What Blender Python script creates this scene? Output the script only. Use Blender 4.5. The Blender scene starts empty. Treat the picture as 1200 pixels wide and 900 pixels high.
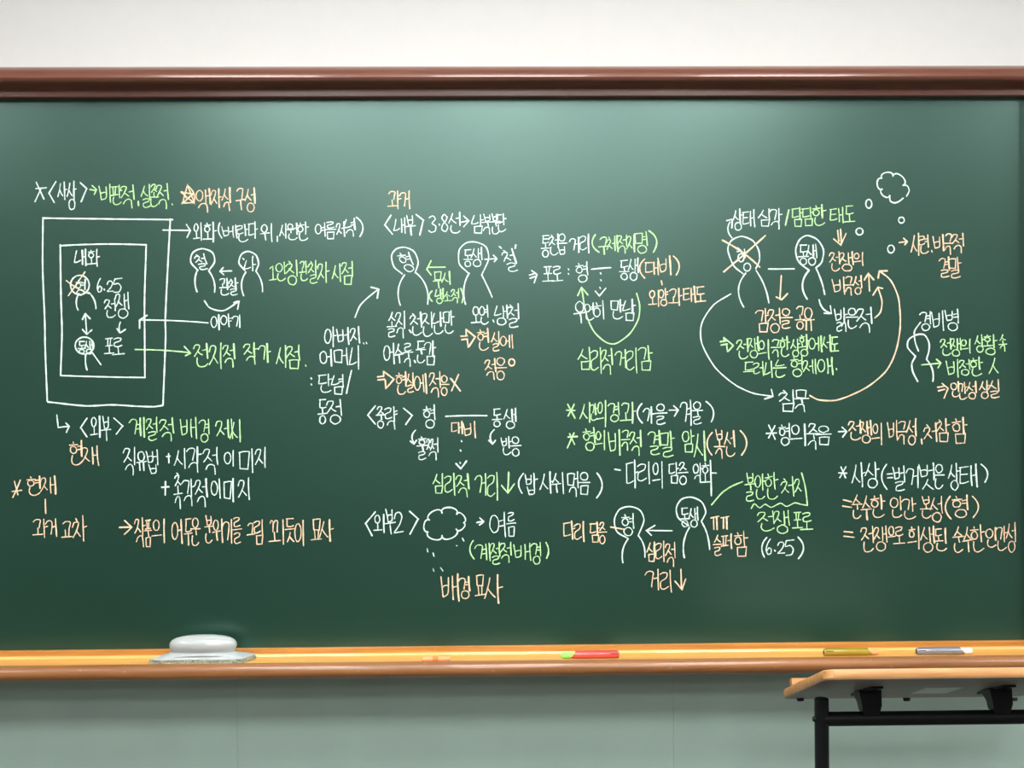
import bpy, bmesh, math, random
from mathutils import Vector, Matrix

random.seed(7)
scene = bpy.context.scene
COL = scene.collection
R = math.radians

# ------------------------------------------------------------------ camera
FPX = 1584.0                       # focal length in pixels of the 1200x900 frame
CAM_Z = 1.37
YAW, ROLL, PITCH = R(1.2), R(0.36), R(0.0)
cam_data = bpy.data.cameras.new('camera')
cam_data.sensor_width = 36.0
cam_data.lens = FPX * 36.0 / 1200.0
cam_data.clip_start = 0.05
cam = bpy.data.objects.new('camera', cam_data)
COL.objects.link(cam)
ROT = (Matrix.Rotation(-YAW, 3, 'Z') @ Matrix.Rotation(R(90) + PITCH, 3, 'X')
       @ Matrix.Rotation(-ROLL, 3, 'Z'))
CAM = Vector((-3.0 * math.tan(YAW), -3.0, CAM_Z))
cam.matrix_world = Matrix.Translation(CAM) @ ROT.to_4x4()
scene.camera = cam


def ray(px, py):
    return ROT @ Vector(((px - 600) / FPX, -(py - 450) / FPX, -1.0))


def on_plane(px, py, n, p0):
    d = ray(px, py)
    return CAM + d * ((p0 - CAM).dot(n) / d.dot(n))


def on_y(px, py, y=0.0):
    return on_plane(px, py, Vector((0, 1, 0)), Vector((0, y, 0)))


# ------------------------------------------------------------------ world, exposure, light levels
world = bpy.data.worlds.new('world')
scene.world = world
world.use_nodes = True
world.node_tree.nodes['Background'].inputs[0].default_value = (0.9, 0.95, 1, 1)
world.node_tree.nodes['Background'].inputs[1].default_value = 0.15
scene.view_settings.view_transform = 'Standard'
scene.view_settings.look = 'None'
scene.view_settings.gamma = 1.0
scene.view_settings.exposure = 0.0
scene.view_settings.use_curve_mapping = False

CEIL_Z = 2.65
PANEL_STRENGTH = 22.5
PANEL_W, PANEL_L = 0.45, 0.60
PANELS = [(x, y) for y in (-1.1, -2.15, -3.6, -5.3) for x in (-0.76, 0.02, 0.80)]  # the rearmost row is added as room fill
PANELS += [(x, y) for y in (-1.1, -2.15) for x in (-2.15, 2.2)]  # outer panels added to soften the desk shadow and even out the wall


# ------------------------------------------------------------------ material helpers
def new_mat(name):
    m = bpy.data.materials.new(name)
    m.use_nodes = True
    nt = m.node_tree
    b = nt.nodes['Principled BSDF']
    return m, nt, b


def plain(name, col, rough=0.5, metal=0.0, bump=0.0, bscale=200.0, var=0.06, vscale=30.0, coat=0.0, spec=0.5):
    m, nt, b = new_mat(name)
    N, L = nt.nodes, nt.links
    tc = N.new('ShaderNodeTexCoord')
    no = N.new('ShaderNodeTexNoise'); no.inputs['Scale'].default_value = vscale
    no.inputs['Detail'].default_value = 4
    L.new(tc.outputs['Object'], no.inputs['Vector'])
    cr = N.new('ShaderNodeValToRGB')
    cr.color_ramp.elements[0].position = 0.3
    cr.color_ramp.elements[1].position = 0.7
    cr.color_ramp.elements[0].color = (*[c * (1 - var) for c in col], 1)
    cr.color_ramp.elements[1].color = (*[min(1, c * (1 + var)) for c in col], 1)
    L.new(no.outputs['Fac'], cr.inputs['Fac'])
    L.new(cr.outputs['Color'], b.inputs['Base Color'])
    b.inputs['Roughness'].default_value = rough
    b.inputs['Metallic'].default_value = metal
    b.inputs['Coat Weight'].default_value = coat
    b.inputs['Coat Roughness'].default_value = 0.12
    b.inputs['Specular IOR Level'].default_value = spec
    if bump > 0:
        n2 = N.new('ShaderNodeTexNoise'); n2.inputs['Scale'].default_value = bscale
        L.new(tc.outputs['Object'], n2.inputs['Vector'])
        bp = N.new('ShaderNodeBump'); bp.inputs['Strength'].default_value = bump
        bp.inputs['Distance'].default_value = 0.002
        L.new(n2.outputs['Fac'], bp.inputs['Height'])
        L.new(bp.outputs['Normal'], b.inputs['Normal'])
    return m


def wood(name, dark, light, rough=0.3, coat=0.3, stretch=(1.2, 30, 30), specks=0.0):
    m, nt, b = new_mat(name)
    N, L = nt.nodes, nt.links
    tc = N.new('ShaderNodeTexCoord')
    mp = N.new('ShaderNodeMapping'); mp.inputs['Scale'].default_value = stretch
    L.new(tc.outputs['Object'], mp.inputs['Vector'])
    no = N.new('ShaderNodeTexNoise'); no.inputs['Scale'].default_value = 3.0
    no.inputs['Detail'].default_value = 6; no.inputs['Distortion'].default_value = 0.6
    L.new(mp.outputs['Vector'], no.inputs['Vector'])
    cr = N.new('ShaderNodeValToRGB')
    cr.color_ramp.elements[0].position = 0.3
    cr.color_ramp.elements[1].position = 0.7
    cr.color_ramp.elements[0].color = (*dark, 1)
    cr.color_ramp.elements[1].color = (*light, 1)
    L.new(no.outputs['Fac'], cr.inputs['Fac'])
    out = cr.outputs['Color']
    if specks > 0:
        n3 = N.new('ShaderNodeTexNoise'); n3.inputs['Scale'].default_value = 90
        n3.inputs['Detail'].default_value = 3
        L.new(tc.outputs['Object'], n3.inputs['Vector'])
        c3 = N.new('ShaderNodeValToRGB')
        c3.color_ramp.elements[0].position = 0.68; c3.color_ramp.elements[0].color = (0, 0, 0, 1)
        c3.color_ramp.elements[1].position = 0.8; c3.color_ramp.elements[1].color = (1, 1, 1, 1)
        L.new(n3.outputs['Fac'], c3.inputs['Fac'])
        ml = N.new('ShaderNodeMath'); ml.operation = 'MULTIPLY'; ml.inputs[1].default_value = specks
        L.new(c3.outputs['Color'], ml.inputs[0])
        mx = N.new('ShaderNodeMix'); mx.data_type = 'RGBA'
        L.new(ml.outputs[0], mx.inputs[0]); L.new(out, mx.inputs[6])
        mx.inputs[7].default_value = (0.9, 0.85, 0.7, 1)
        out = mx.outputs[2]
    L.new(out, b.inputs['Base Color'])
    b.inputs['Roughness'].default_value = rough
    b.inputs['Coat Weight'].default_value = coat
    b.inputs['Coat Roughness'].default_value = 0.07
    return m


M = {}
M['white_wall'] = plain('white_wall_paint', (0.62, 0.62, 0.61), 0.75, bump=0.05, bscale=300, var=0.01)
M['back_wall'] = plain('grey_back_wall', (0.22, 0.24, 0.23), 0.8)
M['ceiling'] = plain('ceiling_tile_white', (0.8, 0.8, 0.79), 0.85, bump=0.1, bscale=150, var=0.02)
M['floor'] = plain('dark_vinyl_floor', (0.05, 0.046, 0.042), 0.45, var=0.08, vscale=12)
M['panel'] = plain('grey_green_wall_panel', (0.335, 0.45, 0.40), 0.6, bump=0.12, bscale=260, var=0.035, vscale=9)
M['joint'] = plain('grey_joint_filler', (0.2, 0.25, 0.22), 0.8)
M['rail'] = wood('red_brown_varnished_rail', (0.125, 0.042, 0.026), (0.19, 0.07, 0.045), 0.3, 0.35)
M['tray'] = wood('orange_varnished_tray', (0.40, 0.155, 0.028), (0.55, 0.245, 0.05), 0.42, 0.35, specks=0.35)
M['tray_floor'] = wood('lit_yellow_tray_floor', (0.62, 0.31, 0.07), (0.80, 0.43, 0.11), 0.4, 0.3, specks=0.35)  # yellowed and brightened: light from above is put into the colour
M['nosing'] = wood('shaded_brown_tray_nosing', (0.21, 0.08, 0.024), (0.32, 0.13, 0.042), 0.38, 0.4, specks=0.25)  # browner than the tray floor: shade on the nosing is put into the colour
M['desk'] = wood('beech_desk_edge', (0.38, 0.17, 0.055), (0.56, 0.29, 0.105), 0.45, 0.05, stretch=(2.0, 25, 25))
M['desk_under'] = plain('brown_laminate_underside', (0.20, 0.16, 0.135), 0.5, var=0.05)
M['black_steel'] = plain('black_powder_coat', (0.004, 0.005, 0.006), 0.45, var=0.1, spec=0.25)
M['black_rubber'] = plain('black_rubber', (0.012, 0.012, 0.012), 0.8)
M['sticker'] = plain('pale_grey_sticker', (0.62, 0.66, 0.61), 0.6)
M['eraser_shell'] = plain('glossy_white_plastic', (0.42, 0.45, 0.45), 0.13, var=0.01, coat=0.5)
M['eraser_base'] = plain('dusty_white_plastic', (0.39, 0.425, 0.435), 0.5, var=0.06)
M['felt'] = plain('chalk_dusted_grey_felt', (0.3, 0.32, 0.24), 0.95, bump=0.9, bscale=500, var=0.45, vscale=180)
M['red_plastic'] = plain('red_plastic', (0.62, 0.075, 0.07), 0.3, coat=0.3)
M['olive_plastic'] = plain('olive_gold_plastic', (0.33, 0.24, 0.02), 0.3, coat=0.3)
M['grey_plastic'] = plain('blue_grey_metal', (0.27, 0.28, 0.33), 0.3, metal=0.4)
M['dark_plastic'] = plain('dark_plastic', (0.05, 0.035, 0.03), 0.5)
M['chalk_green_stick'] = plain('green_chalk', (0.30, 0.86, 0.16), 0.9, bump=0.2, bscale=700)
M['chalk_orange_stick'] = plain('orange_chalk', (0.85, 0.36, 0.16), 0.9, bump=0.2, bscale=700)
M['chalk_white_stick'] = plain('white_chalk', (0.85, 0.85, 0.83), 0.9, bump=0.2, bscale=700)
M['lamp_frame'] = plain('white_lamp_frame', (0.8, 0.8, 0.8), 0.5)


def emission(name, col, s):
    m = bpy.data.materials.new(name); m.use_nodes = True
    nt = m.node_tree; nt.nodes.clear()
    e = nt.nodes.new('ShaderNodeEmission'); o = nt.nodes.new('ShaderNodeOutputMaterial')
    e.inputs[0].default_value = (*col, 1); e.inputs[1].default_value = s
    nt.links.new(e.outputs[0], o.inputs[0])
    return m


M['diffuser'] = emission('lit_led_diffuser', (1.0, 0.99, 0.96), PANEL_STRENGTH)


def board_material():
    m, nt, b = new_mat('green_enamel_board')
    N, L = nt.nodes, nt.links
    tc = N.new('ShaderNodeTexCoord')
    mp = N.new('ShaderNodeMapping'); mp.inputs['Scale'].default_value = (0.8, 1, 2.2)
    mp.inputs['Rotation'].default_value = (0, 0.4, 0)
    L.new(tc.outputs['Object'], mp.inputs['Vector'])
    no = N.new('ShaderNodeTexNoise'); no.inputs['Scale'].default_value = 3.5
    no.inputs['Detail'].default_value = 7; no.inputs['Roughness'].default_value = 0.65
    L.new(mp.outputs['Vector'], no.inputs['Vector'])
    cr = N.new('ShaderNodeValToRGB')
    cr.color_ramp.elements[0].position = 0.3; cr.color_ramp.elements[1].position = 0.8
    cr.color_ramp.elements[0].color = (0.001, 0.025, 0.013, 1)
    cr.color_ramp.elements[1].color = (0.002, 0.030, 0.0165, 1)
    L.new(no.outputs['Fac'], cr.inputs['Fac'])
    L.new(cr.outputs['Color'], b.inputs['Base Color'])
    b.inputs['Roughness'].default_value = 0.32
    b.inputs['IOR'].default_value = 1.64
    b.inputs['Specular IOR Level'].default_value = 1.0
    b.inputs['Specular Tint'].default_value = (0.66, 1.0, 0.93, 1)
    n2 = N.new('ShaderNodeTexNoise'); n2.inputs['Scale'].default_value = 900
    L.new(tc.outputs['Object'], n2.inputs['Vector'])
    bp = N.new('ShaderNodeBump'); bp.inputs['Strength'].default_value = 0.04
    bp.inputs['Distance'].default_value = 0.0005
    L.new(n2.outputs['Fac'], bp.inputs['Height']); L.new(bp.outputs['Normal'], b.inputs['Normal'])
    return m


M['board'] = board_material()


def chalk_material(name, col):
    m, nt, b = new_mat(name)
    N, L = nt.nodes, nt.links
    b.inputs['Base Color'].default_value = (*col, 1)
    b.inputs['Roughness'].default_value = 0.95
    b.inputs['Specular IOR Level'].default_value = 0.1
    tc = N.new('ShaderNodeTexCoord')
    no = N.new('ShaderNodeTexNoise'); no.inputs['Scale'].default_value = 420
    no.inputs['Detail'].default_value = 2
    L.new(tc.outputs['Object'], no.inputs['Vector'])
    cr = N.new('ShaderNodeValToRGB')
    cr.color_ramp.elements[0].position = 0.28; cr.color_ramp.elements[0].color = (0.45, 0.45, 0.45, 1)
    cr.color_ramp.elements[1].position = 0.48; cr.color_ramp.elements[1].color = (1, 1, 1, 1)
    L.new(no.outputs['Fac'], cr.inputs['Fac'])
    L.new(cr.outputs['Color'], b.inputs['Alpha'])
    return m


CHALK = {'w': (chalk_material('white_chalk_line', (0.70, 0.88, 0.82)), 'white chalk'),
         'g': (chalk_material('green_chalk_line', (0.50, 0.86, 0.40)), 'green chalk'),
         'o': (chalk_material('orange_chalk_line', (0.95, 0.68, 0.46)), 'peach orange chalk')}


# ------------------------------------------------------------------ mesh helpers
def link(name, bm, mat, parent=None, smooth=False, autosmooth=None):
    me = bpy.data.meshes.new(name)
    bmesh.ops.recalc_face_normals(bm, faces=bm.faces[:])
    bm.to_mesh(me); bm.free()
    if smooth:
        for p in me.polygons:
            p.use_smooth = True
        if autosmooth:
            me.set_sharp_from_angle(angle=R(autosmooth))
    o = bpy.data.objects.new(name, me)
    if mat:
        me.materials.append(mat)
    COL.objects.link(o)
    if parent:
        o.parent = parent
        o.matrix_parent_inverse = Matrix.Translation(-parent.location)
    return o


def empty(name, loc, label, cat, group=None):
    o = bpy.data.objects.new(name, None)
    o.empty_display_size = 0.05
    COL.objects.link(o)
    o.location = loc
    tag(o, label, cat, group)
    return o


def tag(o, label=None, cat=None, group=None, kind=None):
    if label: o['label'] = label
    if cat: o['category'] = cat
    if group: o['group'] = group
    if kind: o['kind'] = kind
    return o


def box(bm, x0, x1, y0, y1, z0, z1, mat=None, bevel=0.0):
    r = bmesh.ops.create_cube(bm, size=1.0)
    vs = r['verts']
    for v in vs:
        v.co = Vector((x0 + (v.co.x + .5) * (x1 - x0), y0 + (v.co.y + .5) * (y1 - y0), z0 + (v.co.z + .5) * (z1 - z0)))
    if bevel > 0:
        es = list({e for v in vs for e in v.link_edges})
        bmesh.ops.bevel(bm, geom=es, offset=bevel, segments=2, affect='EDGES', profile=0.5)
    return vs


def box_obj(name, dims, mat, parent=None, bevel=0.0):
    bm = bmesh.new(); box(bm, *dims, bevel=bevel)
    return link(name, bm, mat, parent)


def tube(bm, p0, p1, r0, r1=None, seg=20, caps=True):
    p0, p1 = Vector(p0), Vector(p1)
    r1 = r0 if r1 is None else r1
    d = (p1 - p0).normalized()
    a = d.orthogonal().normalized(); b = d.cross(a)
    rings = []
    for p, r in ((p0, r0), (p1, r1)):
        rings.append([bm.verts.new(p + (a * math.cos(t) + b * math.sin(t)) * r)
                      for t in [2 * math.pi * i / seg for i in range(seg)]])
    for i in range(seg):
        bm.faces.new((rings[0][i], rings[0][(i + 1) % seg], rings[1][(i + 1) % seg], rings[1][i]))
    if caps:
        bm.faces.new(rings[0]); bm.faces.new(rings[1])


def loft(bm, rings, close_ends=True):
    vr = [[bm.verts.new(p) for p in r] for r in rings]
    n = len(vr[0])
    for a, b in zip(vr[:-1], vr[1:]):
        for i in range(n):
            bm.faces.new((a[i], a[(i + 1) % n], b[(i + 1) % n], b[i]))
    if close_ends:
        bm.faces.new(vr[0]); bm.faces.new(vr[-1])


def extrude_x(bm, prof, x0, x1):
    """prof: closed list of (distance out of the wall, z)."""
    loft(bm, [[Vector((x, -d, z)) for d, z in prof] for x in (x0, x1)])


def arc(cx, cy, rx, ry, a0, a1, n):
    return [(cx + rx * math.cos(R(a0 + (a1 - a0) * i / n)), cy + ry * math.sin(R(a0 + (a1 - a0) * i / n))) for i in range(n + 1)]


# ------------------------------------------------------------------ key measures on the board plane
ZB = on_y(600, 756.0).z            # lower edge of the writing surface
ZT = on_y(600, 115.8).z            # upper edge
XR = on_y(1202, 430).x             # right edge of the writing surface
XL = -2.55
WALL_Y = 0.02
RX0, RX1, RY0 = -3.6, 3.2, -6.8

# ------------------------------------------------------------------ the room
def struct(o):
    return tag(o, kind='structure')


struct(box_obj('floor', (RX0, RX1, RY0, WALL_Y, -0.05, 0.0), M['floor']))
struct(box_obj('ceiling', (RX0, RX1, RY0, WALL_Y, CEIL_Z, CEIL_Z + 0.05), M['ceiling']))
struct(box_obj('wall_left', (RX0 - 0.1, RX0, RY0, WALL_Y, 0, CEIL_Z), M['white_wall']))
struct(box_obj('wall_right', (RX1, RX1 + 0.1, RY0, WALL_Y, 0, CEIL_Z), M['white_wall']))
struct(box_obj('wall_back', (RX0, RX1, RY0 - 0.1, RY0, 0, CEIL_Z), M['back_wall']))
wf = struct(box_obj('wall_front', (RX0, RX1, WALL_Y + 0.006, WALL_Y + 0.12, 0, CEIL_Z), M['white_wall']))
# upper white skin and lower grey-green boarding, with open joints between the boards
Z_SPLIT = ZB + 0.02
box_obj('upper_plaster', (RX0, RX1, WALL_Y, WALL_Y + 0.006, Z_SPLIT + 0.002, CEIL_Z), M['white_wall'], wf)
seam = [on_y(278, 850, WALL_Y).x, on_y(789, 850, WALL_Y).x]
step = seam[1] - seam[0]
xs = [seam[0] + k * step for k in range(-4, 6)]
for a, b in zip(xs[:-1], xs[1:]):
    a2, b2 = max(a, RX0), min(b, RX1)
    if b2 - a2 < 0.05:
        continue
    box_obj('wall_panel', (a2 + 0.00015, b2 - 0.00015, WALL_Y, WALL_Y + 0.006, 0.0, Z_SPLIT), M['panel'], wf, 0.0005)

# ------------------------------------------------------------------ ceiling lights (they light the room)
ROWS = {-1.1: 'next to', -2.15: 'second from', -3.6: 'third from', -5.3: 'added as fill farthest from'}
SEATS = {-2.15: 'added as fill towards the left wall', -0.76: 'left of the middle', 0.02: 'in the middle', 0.80: 'right of the middle', 2.2: 'added as fill towards the right wall'}
LAMP_SAYS = ['white ceiling light panel %s, in the row %s the chalkboard' % (SEATS[x], ROWS[y]) for x, y in PANELS]
for i, (lx, ly) in enumerate(PANELS):
    t = empty('ceiling_light', (lx, ly, CEIL_Z), LAMP_SAYS[i], 'ceiling light', 'ceiling light panels')
    hw, hl = PANEL_W / 2, PANEL_L / 2
    bm = bmesh.new()
    f = 0.02
    box(bm, lx - hw - f, lx - hw, ly - hl - f, ly + hl + f, CEIL_Z - 0.03, CEIL_Z)
    box(bm, lx + hw, lx + hw + f, ly - hl - f, ly + hl + f, CEIL_Z - 0.03, CEIL_Z)
    box(bm, lx - hw, lx + hw, ly - hl - f, ly - hl, CEIL_Z - 0.03, CEIL_Z)
    box(bm, lx - hw, lx + hw, ly + hl, ly + hl + f, CEIL_Z - 0.03, CEIL_Z)
    link('lamp_frame', bm, M['lamp_frame'], t)
    bm = bmesh.new()
    box(bm, lx - hw, lx + hw, ly - hl, ly + hl, CEIL_Z - 0.022, CEIL_Z - 0.016)
    link('diffuser', bm, M['diffuser'], t)

# ------------------------------------------------------------------ the chalkboard
board = empty('chalkboard', ((XL + XR) / 2, 0, ZB),
              'wide green chalkboard covered with white, green and orange handwriting, framed in brown wood', 'chalkboard')
box_obj('writing_surface', (XL, XR, 0.0, WALL_Y - 0.001, ZB - 0.01, ZT + 0.01), M['board'], board)

# upper rail: flat strip below a bulging moulding
z = ZT
prof = [(-0.019, z), (0.0, z), (0.0235, z + 0.0004), (0.025, z + 0.002), (0.025, z + 0.0150), (0.027, z + 0.0168),
        (0.042, z + 0.0185), (0.056, z + 0.0205), (0.066, z + 0.0235), (0.0725, z + 0.0275)]
prof += [(0.014 + 0.061 * math.cos(R(a)), z + 0.032 + 0.034 * math.sin(R(a))) for a in range(0, 91, 9)]
prof += [(-0.019, z + 0.066)]
bm = bmesh.new(); extrude_x(bm, prof, XL - 0.05, XR + 0.05)
link('top_rail', bm, M['rail'], board, True, 35)

# side stiles
for sx, xe in ((-1, XL), (1, XR)):
    bm = bmesh.new()
    pr = [(-0.019, 0), (0.025, 0), (0.025, 0.016), (0.056, 0.021), (0.074, 0.032), (0.062, 0.05), (0.03, 0.062), (-0.019, 0.066)]
    rings = [[Vector((xe + sx * w, -d, zz)) for d, w in pr] for zz in (ZB - 0.02, ZT + 0.001)]
    loft(bm, rings)
    link('side_stile', bm, M['rail'], board, True, 35)

# lower rail with the chalk tray
z = ZB
FLOOR_D0, FLOOR_D1, FLOOR_Z = 0.018, 0.098, z - 0.0165
bm = bmesh.new()
extrude_x(bm, [(-0.019, z), (0.0, z), (0.009, z - 0.0002), (0.0105, z - 0.0015), (0.0105, z - 0.0105), (0.0125, z - 0.0120), (0.0125, z - 0.04), (-0.019, z - 0.04)],
          XL - 0.05, XR + 0.05)
link('bottom_strip', bm, M['tray'], board, True, 35)
bm = bmesh.new()
nose = [(0.110 + 0.0165 * math.cos(R(a)), z - 0.0285 + 0.0165 * math.sin(R(a))) for a in range(96, -91, -10)]
prof = [(0.0125, z - 0.0118), (0.0150, z - 0.0122), (FLOOR_D0, FLOOR_Z), (FLOOR_D1, FLOOR_Z), (0.0995, z - 0.0150), (0.0995, z - 0.045), (0.0125, z - 0.045)]
extrude_x(bm, prof, XL - 0.05, XR + 0.05)
link('chalk_tray', bm, M['tray_floor'], board, True, 35)
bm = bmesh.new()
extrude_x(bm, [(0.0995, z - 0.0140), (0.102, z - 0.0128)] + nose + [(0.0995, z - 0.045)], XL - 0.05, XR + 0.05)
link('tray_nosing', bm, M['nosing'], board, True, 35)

# ------------------------------------------------------------------ chalk strokes
def catmull(pts, step=1.6):
    if len(pts) == 2:
        (x0, y0), (x1, y1) = pts
        n = max(2, int(math.hypot(x1 - x0, y1 - y0) / 4))
        return [(x0 + (x1 - x0) * i / n, y0 + (y1 - y0) * i / n) for i in range(n + 1)]
    if len(pts) == 3:
        (ax, ay), (bx, by), (cx, cy) = pts
        l1, l2 = math.hypot(bx - ax, by - ay), math.hypot(cx - bx, cy - by)
        turn = ((bx - ax) * (cx - bx) + (by - ay) * (cy - by)) / (l1 * l2 + 1e-9)
        if turn < math.cos(R(66)):          # a sharp corner
            return catmull([pts[0], pts[1]])[:-1] + catmull([pts[1], pts[2]])
        tm = l1 / (l1 + l2)                 # a parabola through the three points
        n = max(4, int((l1 + l2) / step)); res = []
        for i in range(n + 1):
            t = i / n
            w0 = (t - tm) * (t - 1) / tm; w1 = t * (t - 1) / (tm * (tm - 1)); w2 = t * (t - tm) / (1 - tm)
            res.append((w0 * ax + w1 * bx + w2 * cx, w0 * ay + w1 * by + w2 * cy))
        return res
    out = []
    P = [(2 * pts[0][0] - pts[1][0], 2 * pts[0][1] - pts[1][1])] + list(pts) + [(2 * pts[-1][0] - pts[-2][0], 2 * pts[-1][1] - pts[-2][1])]
    for i in range(1, len(P) - 2):
        p0, p1, p2, p3 = P[i - 1], P[i], P[i + 1], P[i + 2]
        n = max(2, int(math.hypot(p2[0] - p1[0], p2[1] - p1[1]) / step))
        for k in range(n):
            t = k / n
            q = []
            for a in (0, 1):
                # cardinal spline with a slightly tight tension
                m1 = (p2[a] - p0[a]) * 0.42; m2 = (p3[a] - p1[a]) * 0.42
                t2, t3 = t * t, t * t * t
                q.append((2 * t3 - 3 * t2 + 1) * p1[a] + (t3 - 2 * t2 + t) * m1 + (-2 * t3 + 3 * t2) * p2[a] + (t3 - t2) * m2)
            out.append(tuple(q))
    out.append(pts[-1])
    return out


class Chalk:
    """Collects strokes given in photo pixels and lays them as thin chalk ribbons on the board face."""

    def __init__(self):
        self.v, self.f = [], []

    def stroke(self, pts, w=2.6, fade=0.75):
        pts = catmull(pts)
        h = 0.0004 + random.random() * 0.0003
        q = [on_y(x, y, -h) for x, y in pts]
        q = [p for i, p in enumerate(q) if i == 0 or (p - q[i - 1]).length > 1e-5]
        n = len(q)
        if n < 2:
            return
        base = len(self.v)
        w = 0.60 * w * random.uniform(0.92, 1.1) / 528.0 / 2
        ph = random.random() * 6
        sides = []
        for i in range(n):
            d = (q[min(i + 1, n - 1)] - q[max(i - 1, 0)])
            if d.length < 1e-9:
                d = Vector((1, 0, 0))
            d.normalize()
            nn = Vector((-d.z, 0, d.x))
            ww = w * (1 + 0.13 * math.sin(ph + i * 0.55) + random.uniform(-0.07, 0.07))
            sides.append((q[i], d, nn, ww))
        # rounded start, body, rounded end
        p, d, nn, ww = sides[0]
        self.v += [p - d * ww * 0.8 + nn * ww * 0.45, p - d * ww * 0.8 - nn * ww * 0.45]
        for p, d, nn, ww in sides:
            self.v += [p + nn * ww, p - nn * ww]
        p, d, nn, ww = sides[-1]
        ww *= fade
        self.v += [p + d * ww * 0.9 + nn * ww * 0.45, p + d * ww * 0.9 - nn * ww * 0.45]
        for i in range(n + 1):
            a = base + 2 * i
            self.f.append((a, a + 1, a + 3, a + 2))

    def build(self, name, key, what=None):
        me = bpy.data.meshes.new(name)
        me.from_pydata([tuple(p) for p in self.v], [], self.f)
        me.materials.append(CHALK[key][0])
        o = bpy.data.objects.new(name, me)
        COL.objects.link(o)
        o.parent = board
        o.matrix_parent_inverse = Matrix.Translation(-board.location)
        o['label'] = CHALK[key][1] + ' ' + (what or 'handwriting')
        return o


# jamo as strokes in a unit box (x right, y down); a stroke may carry a width factor as a last float
def ell(cx, cy, rx, ry, a0=-100, turn=-365, n=14):
    return [(cx + rx * math.cos(R(a0 + turn * i / n)), cy + ry * math.sin(R(a0 + turn * i / n))) for i in range(n + 1)]


def J_jieut(dx=0.0):
    return [[(0.0, .34), (.16, .06), (.42, 0), (.66, .06), (.62, .3), (.38, .66), (.06, 1)], [(.42, .56), (.66, .74), (.92, .9)]]


INIT = {
    'ㄱ': [[(0, .26), (.25, .04), (.62, 0), (.9, .1), (.86, .45), (.72, 1)]],
    'ㄴ': [[(.34, 0), (.12, .55), (.0, .92), (.02, .95), (.5, .92), (.95, .78)]],
    'ㄷ': [[(0, .06), (.95, 0)], [(.12, .05), (.1, .5), (.08, .92), (.1, .95), (.55, .94), (1, .84)]],
    'ㄹ': [[(.02, .14), (.4, .02), (.82, .06), (.72, .34), (.2, .5), (.08, .62), (.1, .92), (.45, 1), (.95, .84)]],
    'ㅁ': [[(.06, .06), (.12, .95)], [(.04, .08), (.5, .02), (.96, .02), (.95, .1), (.86, .98), (.84, 1), (.12, .96)]],
    'ㅂ': [[(0, 0), (.14, .5), (.26, .96), (.32, .97), (.7, .9), (.82, .7), (.78, .05)], [(.2, .52), (.5, .44), (.8, .46)]],
    'ㅅ': [[(.52, 0), (.38, .38), (.02, .98)], [(.34, .48), (.62, .74), (.95, .92)]],
    'ㅇ': [ell(.48, .5, .43, .47)],
    'ㅈ': J_jieut(),
    'ㅊ': [[(.36, 0), (.56, .14)], [(0, .46), (.18, .24), (.5, .2), (.7, .24), (.62, .44), (.4, .7), (.06, 1)], [(.42, .62), (.66, .78), (.94, .94)]],
    'ㅌ': [[(.02, .06), (.95, 0)], [(.16, .05), (.1, .92), (.12, .96), (.6, .94), (1, .86)], [(.14, .48), (.85, .44)]],
    'ㅍ': [[(0, .1), (.95, .02)], [(.28, .1), (.34, .9)], [(.7, .08), (.62, .88)], [(.0, .98), (1, .88)]],
    'ㅎ': [[(.42, 0), (.5, .16)], [(.04, .3), (.96, .22)], ell(.48, .68, .36, .31)],
}
INIT['ㄲ'] = [[(p[0] * .48, p[1]) for p in s] for s in INIT['ㄱ']] + [[(.5 + p[0] * .48, p[1]) for p in s] for s in INIT['ㄱ']]
INIT['ㅉ'] = [[(p[0] * .5, p[1]) for p in s] for s in INIT['ㅈ']] + [[(.48 + p[0] * .5, p[1]) for p in s] for s in INIT['ㅈ']]
FIN = dict(INIT)
FIN['ㄱ'] = [[(0, .5), (.18, .14), (.48, 0), (.72, .12), (.78, .5), (.8, 1, )]]
FIN['ㄴ'] = [[(.08, 0), (.02, .5), (.16, .9), (.45, 1), (.75, .9), (1, .66)]]
FIN['ㅁ'] = [[(.1, .06), (.14, .95)], [(.08, .08), (.5, .02), (.92, .0), (.94, .05), (.86, .94), (.84, .97), (.14, .96)]]
FIN['ㅅ'] = [[(.5, 0), (.38, .45), (.08, 1)], [(.4, .45), (.66, .75), (.95, .98)]]
FIN['ㄺ'] = [[(p[0] * .55, p[1]) for p in s] for s in INIT['ㄹ']] + [[(.5 + p[0] * .5, p[1]) for p in s] for s in FIN['ㄱ']]
V = 'V'   # marks a bold vertical
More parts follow.
